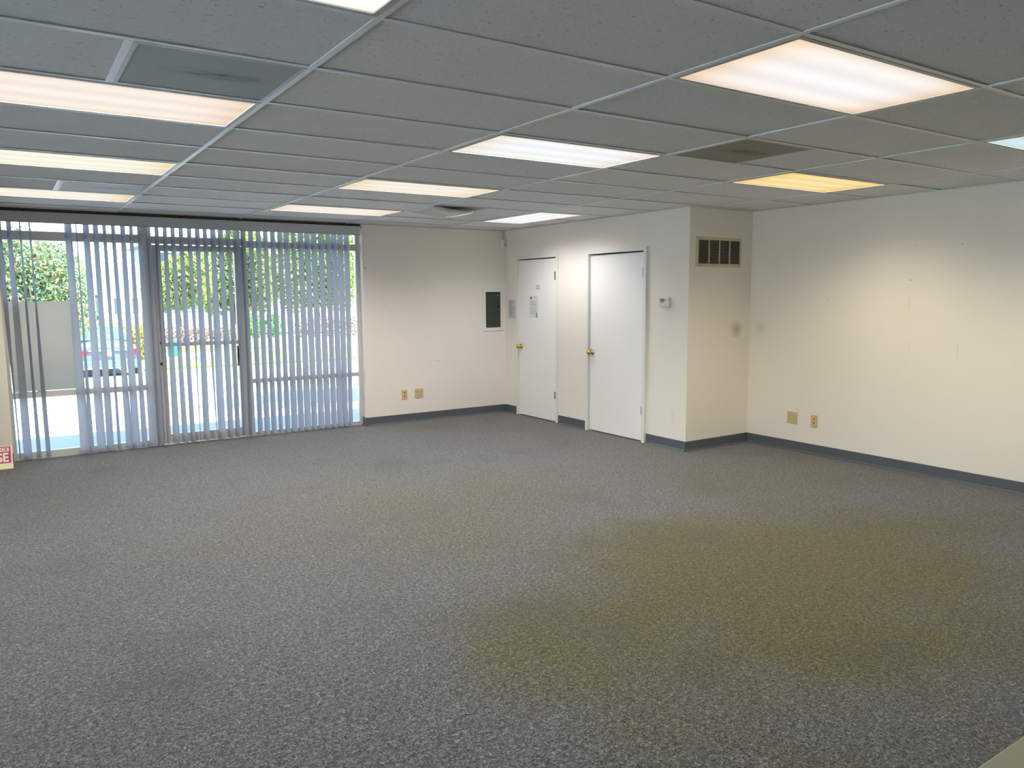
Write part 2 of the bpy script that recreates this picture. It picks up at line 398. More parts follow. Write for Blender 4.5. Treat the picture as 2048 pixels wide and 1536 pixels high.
w = MB(); w.box(XW, X1+.12, YB, YB+.2, 0, H+.3); w.box(XL-.12, 0, YB, YB+.2, 0, H+.3); w.box(0, XW, YB+.12, YB+.2, 2.42, H+.3)
struct(w.obj('wall_back', 'wall_back'), 'cream wall around the wide window with blinds', 'wall')

w = MB()
D1, D2, DZ = (7.600, 8.430), (6.036, 6.950), 2.050
w.box(X1, X1+.12, YJ, D2[0], 0, H+.3)
w.box(X1, X1+.12, D2[1], D1[0], 0, H+.3)
w.box(X1, X1+.12, D1[1], YB, 0, H+.3)
w.box(X1, X1+.12, D2[0], D2[1], DZ, H+.3)
w.box(X1, X1+.12, D1[0], D1[1], DZ, H+.3)
w.box(X1+.12, X2, YJ, YJ+.12, 0, H+.3)
struct(w.obj('wall_middle', 'wall_mid'), 'cream closet wall with two white doors and an air grille around the corner', 'wall')
struct(MB().box(X2, X2+.13, YF-.12, YJ+.12, 0, H+.3).obj('wall_right', 'wall_right'), 'long bare cream wall on the right', 'wall')
w = MB(); w.box(XL-.12, XL, YF, YB, 0, .30); w.box(XL-.12, XL, YF, YB, 2.30, H+.3)
for a_, b_ in ((YF, -1.6), (1.9, 2.3), (6.0, YB)): w.box(XL-.12, XL, a_, b_, .30, 2.30)
struct(w.obj('wall_left', 'wall'), 'cream wall left of the camera, with two wide windows added for daylight', 'wall')
for k_, (a_, b_) in enumerate(((-1.6, 1.9), (2.3, 6.0))):  # unseen windows, added to bring daylight to the ceiling and near floor
    g = MB()
    for q in ((a_, a_+.05, .30, 2.30), (b_-.05, b_, .30, 2.30), ((a_+b_)/2-.025, (a_+b_)/2+.025, .30, 2.30), (a_+.05, b_-.05, .30, .35), (a_+.05, b_-.05, 2.25, 2.30)): g.box(XL-.10, XL-.04, *q)
    o = struct(g.obj('window_%d' % (4+k_), 'alum'), 'wide unseen side window added left of the camera for daylight', 'window')
    MB().box(XL-.075, XL-.07, a_+.05, b_-.05, .35, 2.25).obj('glass_pane', 'glass', o)
struct(MB().box(XL-.12, X2, YF-.12, YF, 0, H+.3).obj('wall_front', 'wall'), 'cream wall behind the camera', 'wall')
struct(MB().box(X1+.30, X1+.34, YJ+.12, YB, 0, H).obj('wall_inner', 'dark'), 'dark closet interior behind the two doors', 'wall')

# ------------------------------------------------------------------ ceiling grid
LAMPS = [  # i, j, colour, warm edge, label
 (-1,-1, (248,252,244), (255,240,215), 'fluorescent ceiling panel cut off by the top edge, left of centre'),
 (-1, 2, (255,243,233), (255,228,202), 'pinkish lit ceiling panel at the left, next to the near square air grille'),
 (-1, 5, (255,252,236), (255,236,190), 'lit ceiling panel at the left, second back from the near square air grille'),
 (-1, 8, (255,248,234), (255,226,176), 'lit ceiling panel at the far left, the one nearest the window blinds'),
 ( 1,-1, (255,250,248), (255,222,186), 'large white lit ceiling panel near the camera at upper right'),
 ( 1, 2, (250,253,255), (255,240,220), 'bright white ceiling panel in the middle of the middle row'),
 ( 1, 5, (255,244,232), (255,228,180), 'cream lit ceiling panel behind the bright white one in the middle row'),
 ( 1, 8, (255,243,234), (255,230,204), 'lit ceiling panel of the middle row, nearest to the right end of the blinds'),
 ( 3,-1, (205,236,248), (226,240,240), 'bluish lit ceiling panel cut off by the right edge'),
 ( 3, 2, (255,230,168), (255,212,116), 'yellow lit ceiling panel near the right wall'),
]
def xn(i): return OX+i*GX
def yn(j): return OY+j*GY
VENTS = [  # x0, j, material, label
 (xn(-1)+GX/2, 1, 'perf_near', 'grey square perforated air grille in the ceiling near the camera, at upper left'),
 (xn(-1)+GX/2, 7, 'perf_near', 'small perforated ceiling grille at the far left, between two lit panels'),
 (xn(2), 1, 'perf_dirty', 'dirty olive square perforated grille between the white and yellow panels'),
 (xn(2), 7, 'perf_dark', 'dark perforated ceiling grille half hidden by a plastic air deflector'),
]
hole = set((i, j) for i, j, *_ in LAMPS) | {(3, 7), (3, 8)}
tiles = MB(); tees = MB(); TW = .0125
rt = random.Random(3)
def tile(x0, x1, y0, y1):
    a, b = max(x0, XL), min(x1, X2); c, d = max(y0, YF), min(y1, YB)
    if c >= YJ: b = min(b, X1)
    elif d > YJ and b > X1:                       # cell straddles the jog
        tile(x0, X1, y0, y1) if a < X1 else None
        a = max(a, X1); d = YJ
    if b-a < .02 or d-c < .02: return
    z = H+.007+rt.uniform(-.0015, .002); q = [rt.uniform(-.0022, .0022) for _ in range(4)]
    v = [(a, c, z+q[0]), (a, d, z+q[1]), (b, d, z+q[2]), (b, c, z+q[3])]
    t = [(p[0], p[1], p[2]+.015) for p in v]
    V = [tiles.bm.verts.new(p) for p in v+t]
    for f in ((0,1,2,3), (7,6,5,4), (0,4,5,1), (1,5,6,2), (2,6,7,3), (3,7,4,0)): tiles.bm.faces.new([V[k] for k in f])
def tee_x(y, x0, x1, sag=0):      # runs along x
    tees.box(x0, x1, y-TW, y+TW, H, H+.003); tees.box(x0, x1, y-.001, y+.001, H+.003, H+.03)
def tee_y(x, y0, y1):
    tees.box(x-TW, x+TW, y0, y1, H-.0006, H+.003); tees.box(x-.001, x+.001, y0, y1, H+.003, H+.03)
I0, I1, J0, J1 = -4, 4, -9, 10
for i in range(I0, I1+1):
    for j in range(J0, J1+1):
        x0, y0 = xn(i), yn(j)
        if (i, j) in hole:
            if (i, j) in ((3, 7), (3, 8)): tile(x0+GX/2, x0+GX, y0, y0+GY)
            continue
        vent = [v for v in VENTS if v[1] == j and x0-.01 <= v[0] < x0+GX-.01]
        if vent:
            vx = vent[0][0]
            if abs(vx-x0) < .01: tile(x0+GX/2, x0+GX, y0, y0+GY)
            else: tile(x0, x0+GX/2, y0, y0+GY)
            continue
        tile(x0, x0+GX, y0, y0+GY)
for i in range(I0, I1+1):
    x = xn(i)
    if x <= XL: continue
    tee_y(x, YF, YB if x < X1 else YJ)
for j in range(J0, J1+1):
    y = yn(j); xe = X1 if y > YJ else X2
    for i in range(I0, I1+1):
        a, b = max(xn(i)+TW, XL), min(xn(i+1)-TW, xe)
        if b <= a: continue
        if (i, j) == (3, 8): a = xn(3)+GX/2+TW
        tee_x(y, a, b)
for v in VENTS:
    xs = v[0] if abs((v[0]-OX)/GX - round((v[0]-OX)/GX)) > .1 else v[0]+GX/2
    tee_y(xs, yn(v[1])+TW, yn(v[1]+1)-TW)
tee_y(xn(3)+GX/2, yn(7)+TW, yn(9)-TW)
struct(tiles.obj('ceiling', 'tile', fix=False), 'suspended ceiling of grey-white fissured tiles', 'ceiling')
struct(tees.obj('trim_1', 'tee'), 'thin metal grid holding the ceiling tiles', 'ceiling grid')
struct(MB().box(XL-.12, X2+.13, YF-.12, YB+.2, H+.3, H+.36).obj('ceiling_slab', 'dark'), 'dark deck above the ceiling tiles', 'ceiling')
t = MB()                      # L-shaped wall moulding
for (a, b, c, d) in ((XW, X1, YB-.018, YB), (X1-.018, X1, YJ-.018, YB-.018), (X1, X2, YJ-.018, YJ), (X2-.018, X2, YF, YJ-.018), (XL, 0, YB-.018, YB), (XL, XL+.018, YF, YB-.018), (XL, X2, YF, YF+.018)):
    t.box(a, b, c, d, H-.0012, H+.0012)
struct(t.obj('trim_2', 'tee'), 'narrow angle moulding where the walls meet the ceiling', 'trim')

# ------------------------------------------------------------------ ceiling lights
def ceiling_light(cx, cy, rot, col, warm, label, k, dcol=None, down=11.0):
    t = thing('ceiling_light', (cx, cy, H), label, 'ceiling light', 'fluorescent panels set in the ceiling grid')
    L, W = GX/2-.0128, GY/2-.0128
    f = MB()
    for (a, b, c, d) in ((-L, L, -W, -W+.020), (-L, L, W-.020, W), (-L, -L+.020, -W+.020, W-.020), (L-.020, L, -W+.020, W-.020)):
        f.box(cx+a, cx+b, cy+c, cy+d, H-.002, H+.012)
    f.box(cx-L, cx+L, cy-W, cy+W, H+.10, H+.104)
    f.obj('frame', 'lamp_frame', t)
    a, b = L-.0205, W-.0205
    m = mk_lamp('lit_lens_%d' % k, srgb(*col), srgb(*warm), dcol, down=down)
    dz = H+.002
    g = MB().quad((cx-a, cy-b, dz), (cx-a, cy+b, dz), (cx+a, cy+b, dz), (cx+a, cy-b, dz))
    g.obj('diffuser', m, t, fix=False)
    if rot: t.rotation_euler = (0, 0, math.pi/2)
    return t
for k, (i, j, col, warm, lab) in enumerate(LAMPS):
    ceiling_light(xn(i)+GX/2, yn(j)+GY/2, False, col, warm, lab, k, {(3, 2): (1, .88, .62, 1), (3, -1): (1, .91, .72, 1), (1, -1): (1, .93, .76, 1), (-1, -1): (.74, .87, 1, 1)}.get((i, j)), {(-1, -1): 3.5, (1, -1): 6.5, (3, -1): 9.5, (3, 2): 11.0}.get((i, j), 14.5))
ceiling_light(xn(3)+GX/4, yn(8), True, (255,252,250), (255,250,246), 'lit ceiling panel turned lengthwise in the corner above the far white door', 99, None, 9.0)

for vx, j, mt, lab in VENTS:
    t = thing('ceiling_vent', (vx+GX/4, yn(j)+GY/2, H), lab, 'air vent', 'perforated square ceiling grilles')
    a, b, c, d = vx+TW, vx+GX/2-TW, yn(j)+TW, yn(j+1)-TW
    MB().box(a+.016, b-.016, c+.016, d-.016, H+.0015, H+.003).obj('perforated_face', mt, t)
    f = MB()
    for q in ((a, b, c, c+.016), (a, b, d-.016, d), (a, a+.016, c+.016, d-.016), (b-.016, b, c+.016, d-.016)): f.box(*q, H-.001, H+.006)
    f.obj('frame', 'perf_frame' if 'perf_frame' in M else 'lamp_frame', t)

# curved plastic deflector under the far grille
t = thing('air_deflector', (3.70, 6.86, H-.03), 'curved clear plastic air deflector hanging under a far ceiling grille', 'air deflector')
g = MB(); n = 14; prev = None
for k in range(n+1):
    s = k/n; x = 3.475+.44*s; z = H-.004-.030*math.sin(s*math.pi*.60)**1.3
    row = [g.bm.verts.new((x, y, z+dz)) for y, dz in ((6.57, 0), (6.78, -.004), (6.95, -.005), (7.13, 0))]
    if prev:
        for q in range(3): g.bm.faces.new((prev[q], prev[q+1], row[q+1], row[q]))
    prev = row
o = g.obj('curved_sheet', 'clear', t, smooth=True)
md = o.modifiers.new('s', 'SOLIDIFY'); md.thickness = .003
g = MB(); g.tube([(3.912, 6.565, H-.036), (3.935, 6.70, H-.038), (3.945, 6.86, H-.038), (3.935, 7.0, H-.038), (3.912, 7.135, H-.036)], .013)
g.obj('curled_lip', simple('glossy_white_lip', srgb(246, 248, 250), .15, var=.01, spec=1), t, smooth=True)
g = MB(); g.box(3.475, 3.49, 6.58, 7.12, H-.008, H-.0012); g.obj('clip', 'offwhite', t)

# ------------------------------------------------------------------ baseboards
def baseboard(name, p0, p1, nrm, label):
    """vinyl cove base: profile swept from p0 to p1, nrm = direction into the room"""
    prof = [(0, .102), (.0035, .102), (.005, .099), (.005, .020), (.0075, .013), (.014, .0075), (.026, .0045), (.028, .0), (0, 0)]
    p0, p1, nv = Vector((*p0, 0)), Vector((*p1, 0)), Vector((*nrm, 0))
    b = MB(); A = [b.bm.verts.new(p0+nv*a+Vector((0, 0, z))) for a, z in prof]; B = [b.bm.verts.new(p1+nv*a+Vector((0, 0, z))) for a, z in prof]
    n = len(prof); b.bm.faces.new(A); b.bm.faces.new(B[::-1])
    for i in range(n): b.bm.faces.new((A[i], B[i], B[(i+1)%n], A[(i+1)%n]))
    return struct(b.obj(name, 'base'), label, 'baseboard')
baseboard('baseboard_back', (XW, YB), (X1, YB), (0, -1), 'grey vinyl baseboard under the wall beside the blinds')
baseboard('baseboard_jamb', (XW, YB), (XW, YB+.115), (-1, 0), 'short grey baseboard piece on the window jamb')
baseboard('baseboard_corner', (X1, YB-.006), (X1, 8.475), (-1, 0), 'short grey baseboard between the corner and the far door')
baseboard('baseboard_middle', (X1, 7.552), (X1, 6.996), (-1, 0), 'grey baseboard piece between the two white doors')
baseboard('baseboard_door', (X1, 5.988), (X1, YJ), (-1, 0), 'grey baseboard piece right of the near white door')
baseboard('baseboard_jog', (X1, YJ), (X2, YJ), (0, -1), 'grey baseboard under the air grille wall')
baseboard('baseboard_right', (X2, YJ-.006), (X2, YF), (-1, 0), 'long grey baseboard along the right wall')
baseboard('baseboard_left', (XL, YF), (XL, YB), (1, 0), 'grey baseboard along the left wall')
baseboard('baseboard_front', (XL, YF), (X2, YF), (0, 1), 'grey baseboard behind the camera')
baseboard('baseboard_window', (XL, YB), (-.002, YB), (0, -1), 'grey baseboard left of the window')

# ------------------------------------------------------------------ interior doors
def knob(parent, y, z):
    k = MB()
    x = X1+.004
    k.lathe([(.0, 0), (.033, 0), (.034, .004), (.030, .009), (.016, .012), (.012, .020), (.012, .034), (.020, .038), (.027, .046), (.0285, .056), (.026, .066), (.018, .071), (.006, .073), (.006, .0745), (0, .0745)], (x, y, z), (-1, 0, 0), 28)
    k.box(x-.080, x-.072, y-.0035, y+.0035, z-.008, z+.010, .001)
    return k.obj('door_knob', 'brass', parent, smooth=True)
def hinge(parent, y, z, h):
    k = MB(); k.box(X1-.0015, X1+.004, y-.002, y+.030, z-h/2, z+h/2, .0008)
    k.lathe([(0, -h/2), (.007, -h/2), (.007, h/2), (0, h/2)], (X1-.006, y, z), (0, 0, 1), 12)
    for q in (-.18, .18): k.lathe([(0, -.001), (.0074, -.001), (.0074, .001), (0, .001)], (X1-.006, y, z+q*h), (0, 0, 1), 12)
    return k.obj('hinge', 'hinge', parent)
def door(name, y0, y1, ztop, tr_out, tr_w, depth, side_gap, label, hz, ky, kz):
    d = MB().box(X1+.004, X1+.042, y0, y1, .012, ztop-.012).obj(name, 'door')
    struct(d, label, 'door')
    f = MB()
    ya, yb = y0-.006, y1+.006
    f.box(X1-depth, X1, ya-tr_w, ya, 0, ztop+tr_w, .002)
    f.box(X1-depth, X1, yb, yb+tr_w, 0, ztop+tr_w, .002)
    f.box(X1-depth, X1, ya, yb, ztop+.002, ztop+tr_w, .002)
    # jambs inside the opening
    f.box(X1, X1+.10, ya, ya+.004, 0, ztop+.003); f.box(X1, X1+.10, yb-.004, yb, 0, ztop+.003); f.box(X1+.044, X1+.056, ya+.004, y0+.012, 0, ztop); f.box(X1+.044, X1+.056, y1-.012, yb-.004, 0, ztop)
    f.obj('door_frame', 'trim', d)
    for z, h in hz: hinge(d, y0+.004, z, h)
    knob(d, ky, kz)
    return d
d1 = door('door_1', 7.606, 8.425, 2.047, 0, .044, .012, 0, 'white flush door in the corner with a taped paper notice', ((1.822, .10), (.34, .095)), 8.372, .914)
d2 = door('door_2', 6.043, 6.945, 2.047, 0, .044, .030, 0, 'plain white flush door nearer the camera, beside the thermostat', ((1.824, .10), (.338, .095)), 6.905, .926)

# papers
t = thing('paper_notice', (X1-.0005, 8.083, 1.437), 'white printed notice with a small red-brown logo taped to the far white door', 'notice')
X = X1+.003
MB().box(X-.0012, X, 7.990, 8.182, 1.298, 1.577).obj('sheet', 'paper', t)
g = MB(); r_ = random.Random(5)
for k in range(12):
    z = 1.505-.0135*k-(.01 if k > 4 else 0); L = r_.uniform(.10, .135)
    g.box(X-.0016, X-.0012, 8.155-L, 8.155, z-.0016, z+.0016)
g.box(X-.0016, X-.0012, 8.02, 8.10, 1.552, 1.557); g.obj('print', 'ink', t)
g = MB(); g.lathe([(0, 0), (.017, 0), (.017, .0006), (0, .0006)], (X-.0012, 8.142, 1.551), (-1, 0, 0), 16); g.obj('logo', 'red_ink', t)
g = MB(); g.prism([(8.010, 1.30), (8.032, 1.30), (8.036, 1.33), (8.030, 1.362), (8.018, 1.366), (8.008, 1.345)], 'x', X-.0017, X-.0012); g.obj('blue_mark', 'blue_ink', t)
t = thing('paper_notice', (X1-.0005, 8.58, 1.40), 'faint sheet of small print on the wall left of the far door', 'notice')
MB().box(X1-.0012, X1-.0001, 8.494, 8.668, 1.276, 1.525).obj('sheet', simple('grey_white_paper', srgb(208, 211, 212), .75, var=.01), t)
g = MB()
for k in range(19):
    z = 1.51-.0115*k; L = r_.uniform(.08, .145); g.box(X1-.0017, X1-.0012, 8.655-L, 8.655, z-.0018, z+.0018)
g.obj('print', 'ink', t)
t = thing('tape_scrap', (X1+.003, 8.0, 1.69), 'torn scrap of tape above the notice on the far door', 'tape')
g = MB(); g.box(X-.0008, X, 7.955, 8.035, 1.665, 1.71); g.obj('clear_tape', simple('clear_tape', srgb(214, 212, 206), .3, var=.02), t)
g = MB(); g.box(X-.0012, X-.0008, 7.955, 8.036, 1.664, 1.668); g.box(X-.0012, X-.0008, 7.965, 8.02, 1.703, 1.706); g.obj('frayed_edge', 'ink_dark', t)

# thermostat
ty, tz = 5.722, 1.508
t = thing('thermostat', (X1, ty, tz), 'small white digital thermostat on the wall beside the near door', 'thermostat')
MB().box(X1-.036, X1, ty-.068, ty+.068, tz-.050, tz+.050, .008).obj('housing', 'offwhite', t, smooth=False)
MB().box(X1-.0375, X1-.0355, ty-.010, ty+.052, tz+.006, tz+.037, .0005).obj('screen', simple('grey_lcd', srgb(96, 106, 104), .2, var=.1, vscale=70), t)
for k in range(3):
    MB().box(X1-.0385, X1-.0355, ty+.034-.017*k, ty+.044-.017*k, tz-.010, tz-.002, .001).obj('button', 'ink', t)
MB().box(X1-.0385, X1-.0355, ty-.032, ty-.024, tz+.012, tz+.032, .001).obj('button', 'ink', t)
MB().box(X1-.0385, X1-.0355, ty-.045, ty+.055, tz-.042, tz-.016, .001).obj('flip_cover', simple('ivory_cover', srgb(214, 212, 196), .45, var=.02), t)

# motion sensor in the ceiling corner
t = thing('motion_sensor', (5.655, YB, 2.27), 'small beige motion sensor high in the corner above the breaker panel', 'sensor')
g = MB(); cx, cy, zc = 5.655, YB-.032, 2.272
g.prism([(cx-.034, cy+.030), (cx-.034, cy+.004), (cx-.020, cy-.022), (cx+.016, cy-.022), (cx+.030, cy+.004), (cx+.030, cy+.030)], 'z', zc-.052, zc+.052); g.obj('housing', 'offwhite', t)
MB().box(cx-.018, cx+.014, cy-.026, cy-.021, zc-.040, zc+.002, .001).obj('lens', simple('grey_sensor_lens', srgb(196, 192, 176), .3), t)
MB().tube([(cx+.005, YB-.006, zc+.05), (cx+.003, YB-.005, zc+.09), (cx-.001, YB-.005, zc+.13), (cx-.002, YB-.006, H-.001)], .0018, 8).obj('wire', 'ink_dark', t)

# breaker panel
t = thing('breaker_panel', (5.49, YB, 1.396), 'dark grey-green breaker panel in a white frame beside the corner', 'electrical panel')
a, b, c, d = 5.333, 5.650, 1.114, 1.677; ia, ib, ic, id_ = 5.374, 5.606, 1.157, 1.631
g = MB()
for q in ((a, b, c, ic), (a, b, id_, d), (a, ia, ic, id_), (ib, b, ic, id_)): g.box(q[0], q[1], YB-.012, YB, q[2], q[3], .001)
g.obj('frame', 'trim', t)
MB().box(ia, ib, YB-.006, YB, ic, id_).obj('recess', 'black', t)
pd = MB().box(ia+.006, ib-.004, YB-.011, YB-.006, ic+.062, id_-.022, .001).obj('panel_door', 'panel_green', t)
MB().box(ib-.050, ib-.014, YB-.014, YB-.0105, 1.395, 1.445, .001).obj('latch_plate', 'black', pd)
MB().box(ib-.036, ib-.024, YB-.018, YB-.0135, 1.400, 1.418, .001).obj('latch', 'steel', pd)
MB().box(ib-.050, ib-.030, YB-.0115, YB-.0108, 1.58, 1.598).obj('sticker', 'ink', pd)
MB().box(ia+.006, ib-.004, YB-.010, YB-.006, ic+.004, ic+.058, .001).obj('lower_cover', 'panel_green', t)

# wall outlets -------------------------------------------------------------
def plate(loc, ax, w, h, mat, name, label, cat, kind):
    """ax 'y': plate on a wall facing -y; 'x': on a wall facing -x"""
    t = thing(name, loc, label, cat)
    def bx(u0, u1, v0, v1, d0, d1, nm, mt, bev=0):
        if ax == 'y': g = MB().box(loc[0]+u0, loc[0]+u1, loc[1]-d1, loc[1]-d0, loc[2]+v0, loc[2]+v1, bev)
        else: g = MB().box(loc[0]-d1, loc[0]-d0, loc[1]-u1, loc[1]-u0, loc[2]+v0, loc[2]+v1, bev)
        return g.obj(nm, mt, t)
    def disc(u, v, r, d0, d1, nm, mt):
        c = (loc[0]+u, loc[1]-d0, loc[2]+v) if ax == 'y' else (loc[0]-d0, loc[1]-u, loc[2]+v)
        axv = (0, -1, 0) if ax == 'y' else (-1, 0, 0)
        return MB().lathe([(0, 0), (r, 0), (r, d1-d0), (0, d1-d0)], c, axv, 16).obj(nm, mt, t)
    bx(-w/2, w/2, -h/2, h/2, 0, .007, 'cover_plate', mat, .0025)
    if kind == 'jack':
        for v in (.022, -.020):
            disc(0, v, .0115, .0065, .009, 'jack_ring', 'tan'); disc(0, v, .0068, .009, .0096, 'jack_hole', 'dark')
        for v in (.046, -.046): disc(0, v, .003, .0065, .0078, 'screw', 'almond')
    else:
        for u in (-.023, .023):
            for v in (.020, -.020):
                bx(u-.014, u+.014, v-.013, v+.013, .0068, .0088, 'socket', 'almond', .0015)
                g = MB()
                for du in (-.006, .006):
                    if ax == 'y': g.box(loc[0]+u+du-.0012, loc[0]+u+du+.0012, loc[1]-.0093, loc[1]-.0086, loc[2]+v-.004, loc[2]+v+.005)
                    else: g.box(loc[0]-.0093, loc[0]-.0086, loc[1]-u-du-.0012, loc[1]-u-du+.0012, loc[2]+v-.004, loc[2]+v+.005)
                g.obj('slots', 'ink_dark', t)
    return t
G1, G2 = 'tan two-hole jack plates', 'beige double outlet plates'
plate((4.161, YB, .349), 'y', .074, .118, 'tan', 'jack_plate', 'small tan wall plate with two dark holes, on the wall beside the blinds', 'wall plate', 'jack')
plate((4.366, YB, .352), 'y', .118, .118, 'almond', 'outlet_plate', 'square beige double outlet on the wall beside the blinds', 'wall outlet', 'duplex')
plate((X2, 4.592, .336), 'x', .074, .118, 'tan', 'jack_plate', 'small tan wall plate with two dark holes, low on the right wall', 'wall plate', 'jack')
plate((X2, 4.845, .339), 'x', .118, .118, 'almond', 'outlet_plate', 'square beige double outlet low on the right wall', 'wall outlet', 'duplex')

# return air grille on the jog wall ---------------------------------------
a, b, c, d = 5.774, 6.443, 1.862, 2.157; ia, ib, ic, id_ = 5.811, 6.417, 1.892, 2.127
t = thing('air_grille', (6.108, YJ, 2.01), 'cream framed wall air grille with dark louvres in four sections', 'air vent')
g = MB()
for q in ((a, b, c, ic), (a, b, id_, d), (a, ia, ic, id_), (ib, b, ic, id_)): g.box(q[0], q[1], YJ-.008, YJ, q[2], q[3], .001)
for k in (1, 2, 3):
    x = ia+(ib-ia)*k/4; g.box(x-.0065, x+.0065, YJ-.008, YJ-.001, ic, id_)
g.obj('frame', 'vent_frame', t)
MB().box(ia, ib, YJ-.0012, YJ-.0002, ic, id_).obj('dark_opening', 'dark', t)
for k in range(4):
    x0 = ia+(ib-ia)*k/4+.0065*(k > 0); x1 = ia+(ib-ia)*(k+1)/4-.0065*(k < 3)
    g = MB(); n = 20; ph = (id_-ic)/n
    for q in range(n):
        z = ic+ph*(q+.5)
        g.prism([(YJ-.0062, z-.0042), (YJ-.0054, z-.0046), (YJ-.0016, z+.0018), (YJ-.0022, z+.0022)], 'x', x0, x1)
    g.obj('louvres', 'slatmetal', t)
for x, z in ((a+.060, d-.010), (b-.055, d-.010), (a+.060, c+.010), (b-.055, c+.010)):
    MB().lathe([(0, 0), (.0045, 0), (.0035, .002), (0, .0025)], (x, YJ-.008, z), (0, -1, 0), 12).obj('screw', 'ink_dark', t)

# ------------------------------------------------------------------ storefront glazing
FY0, FY1 = YB+.115, YB+.175
ZR0, ZR1, ZT = 2.150, 2.238, 2.42
def frame_obj(name, boxes, panes, label, cat='window'):
    g = MB()
    for q in boxes: g.box(*q)
    o = struct(g.obj(name, 'alum'), label, cat)
    for q in panes: MB().box(q[0], q[1], YB+.143, YB+.148, q[2], q[3]).obj('glass_pane', 'glass', o)
    return o
# left bay
frame_obj('window_1', [(0, .030, FY0, FY1, 0, ZT), (1.275, 1.315, FY0, FY1, 0, ZT), (.030, 1.275, FY0, FY1, 0, .072), (.030, 1.275, FY0, FY1, .612, .668), (.030, 1.275, FY0, FY1, ZR0, ZR1), (.030, 1.275, FY0, FY1, ZT-.03, ZT)],
          [(.030, 1.275, .072, .612), (.030, 1.275, .668, ZR0), (.030, 1.275, ZR1, ZT-.03)], 'left window bay behind the blinds, with the pale board leaning outside')
frame_obj('window_2', [(2.278, 2.318, FY0, FY1, 0, ZT), (3.610, XW, FY0, FY1, 0, ZT), (2.318, 3.610, FY0, FY1, 0, .050), (2.318, 3.610, FY0, FY1, .612, .658), (2.318, 3.610, FY0, FY1, ZR0-.02, ZR1-.03), (2.318, 3.610, FY0, FY1, ZT-.03, ZT)],
          [(2.318, 3.610, .050, .612), (2.318, 3.610, .658, ZR0-.02), (2.318, 3.610, ZR1-.03, ZT-.03)], 'right window bay behind the blinds, next to the bare wall')
frame_obj('window_3', [(1.315, 2.278, FY0, FY1, ZR0, ZR1-.01), (1.315, 2.278, FY0, FY1, ZT-.03, ZT), (1.315, 2.278, FY0, FY1, -.002, .010)],
          [(1.315, 2.278, ZR1-.01, ZT-.03)], 'narrow transom window over the glass door')
g = MB()
dx0, dx1 = 1.322, 2.272
g.box(dx0, 1.434, FY0-.004, FY1-.01, .018, 2.138); g.box(2.186, dx1, FY0-.004, FY1-.01, .018, 2.138)
g.box(1.434, 2.186, FY0-.004, FY1-.01, .018, .118); g.box(1.434, 2.186, FY0-.004, FY1-.01, 2.076, 2.138); g.box(1.434, 2.186, FY0, FY1-.01, 1.066, 1.106)
gd = struct(g.obj('door_3', 'alum'), 'glass entrance door with a pale metal frame behind the blinds', 'door')
for z0, z1 in ((.118, 1.066), (1.106, 2.076)): MB().box(1.434, 2.186, YB+.143, YB+.148, z0, z1).obj('glass_pane', 'glass', gd)
yy = FY0-.004
g = MB(); g.tube([(2.172, yy, 1.035), (2.172, yy-.028, 1.035), (2.172, yy-.030, 1.02), (2.172, yy-.030, .85), (2.172, yy-.028, .832), (2.172, yy, .832)], .010, 12); g.obj('pull_handle', simple('dark_bronze', srgb(70, 66, 66), .35, .6), gd, smooth=True)
MB().lathe([(0, 0), (.017, 0), (.017, .004), (0, .004)], (1.386, yy, .884), (0, -1, 0), 20).obj('lock_hole', 'black', gd)
g = MB(); g.box(1.378, 1.402, yy-.004, yy, 1.09, 1.122, .001); g.obj('latch', 'steel', gd)
g = MB(); g.box(1.378, 1.386, yy-.0055, yy-.0035, 1.094, 1.118); g.obj('latch_slot', 'black', gd)
for z in (1.234, .967): MB().lathe([(0, 0), (.0055, 0), (.0055, .003), (0, .003)], (1.389, yy, z), (0, -1, 0), 12).obj('screw_hole', 'black', gd)

# header strip above the valance
g = MB(); g.box(0, XW, YB+.055, YB+.12, 2.385, H+.01)
hd = struct(g.obj('trim_3', 'header'), 'brownish header strip between the ceiling and the blind valance', 'trim')

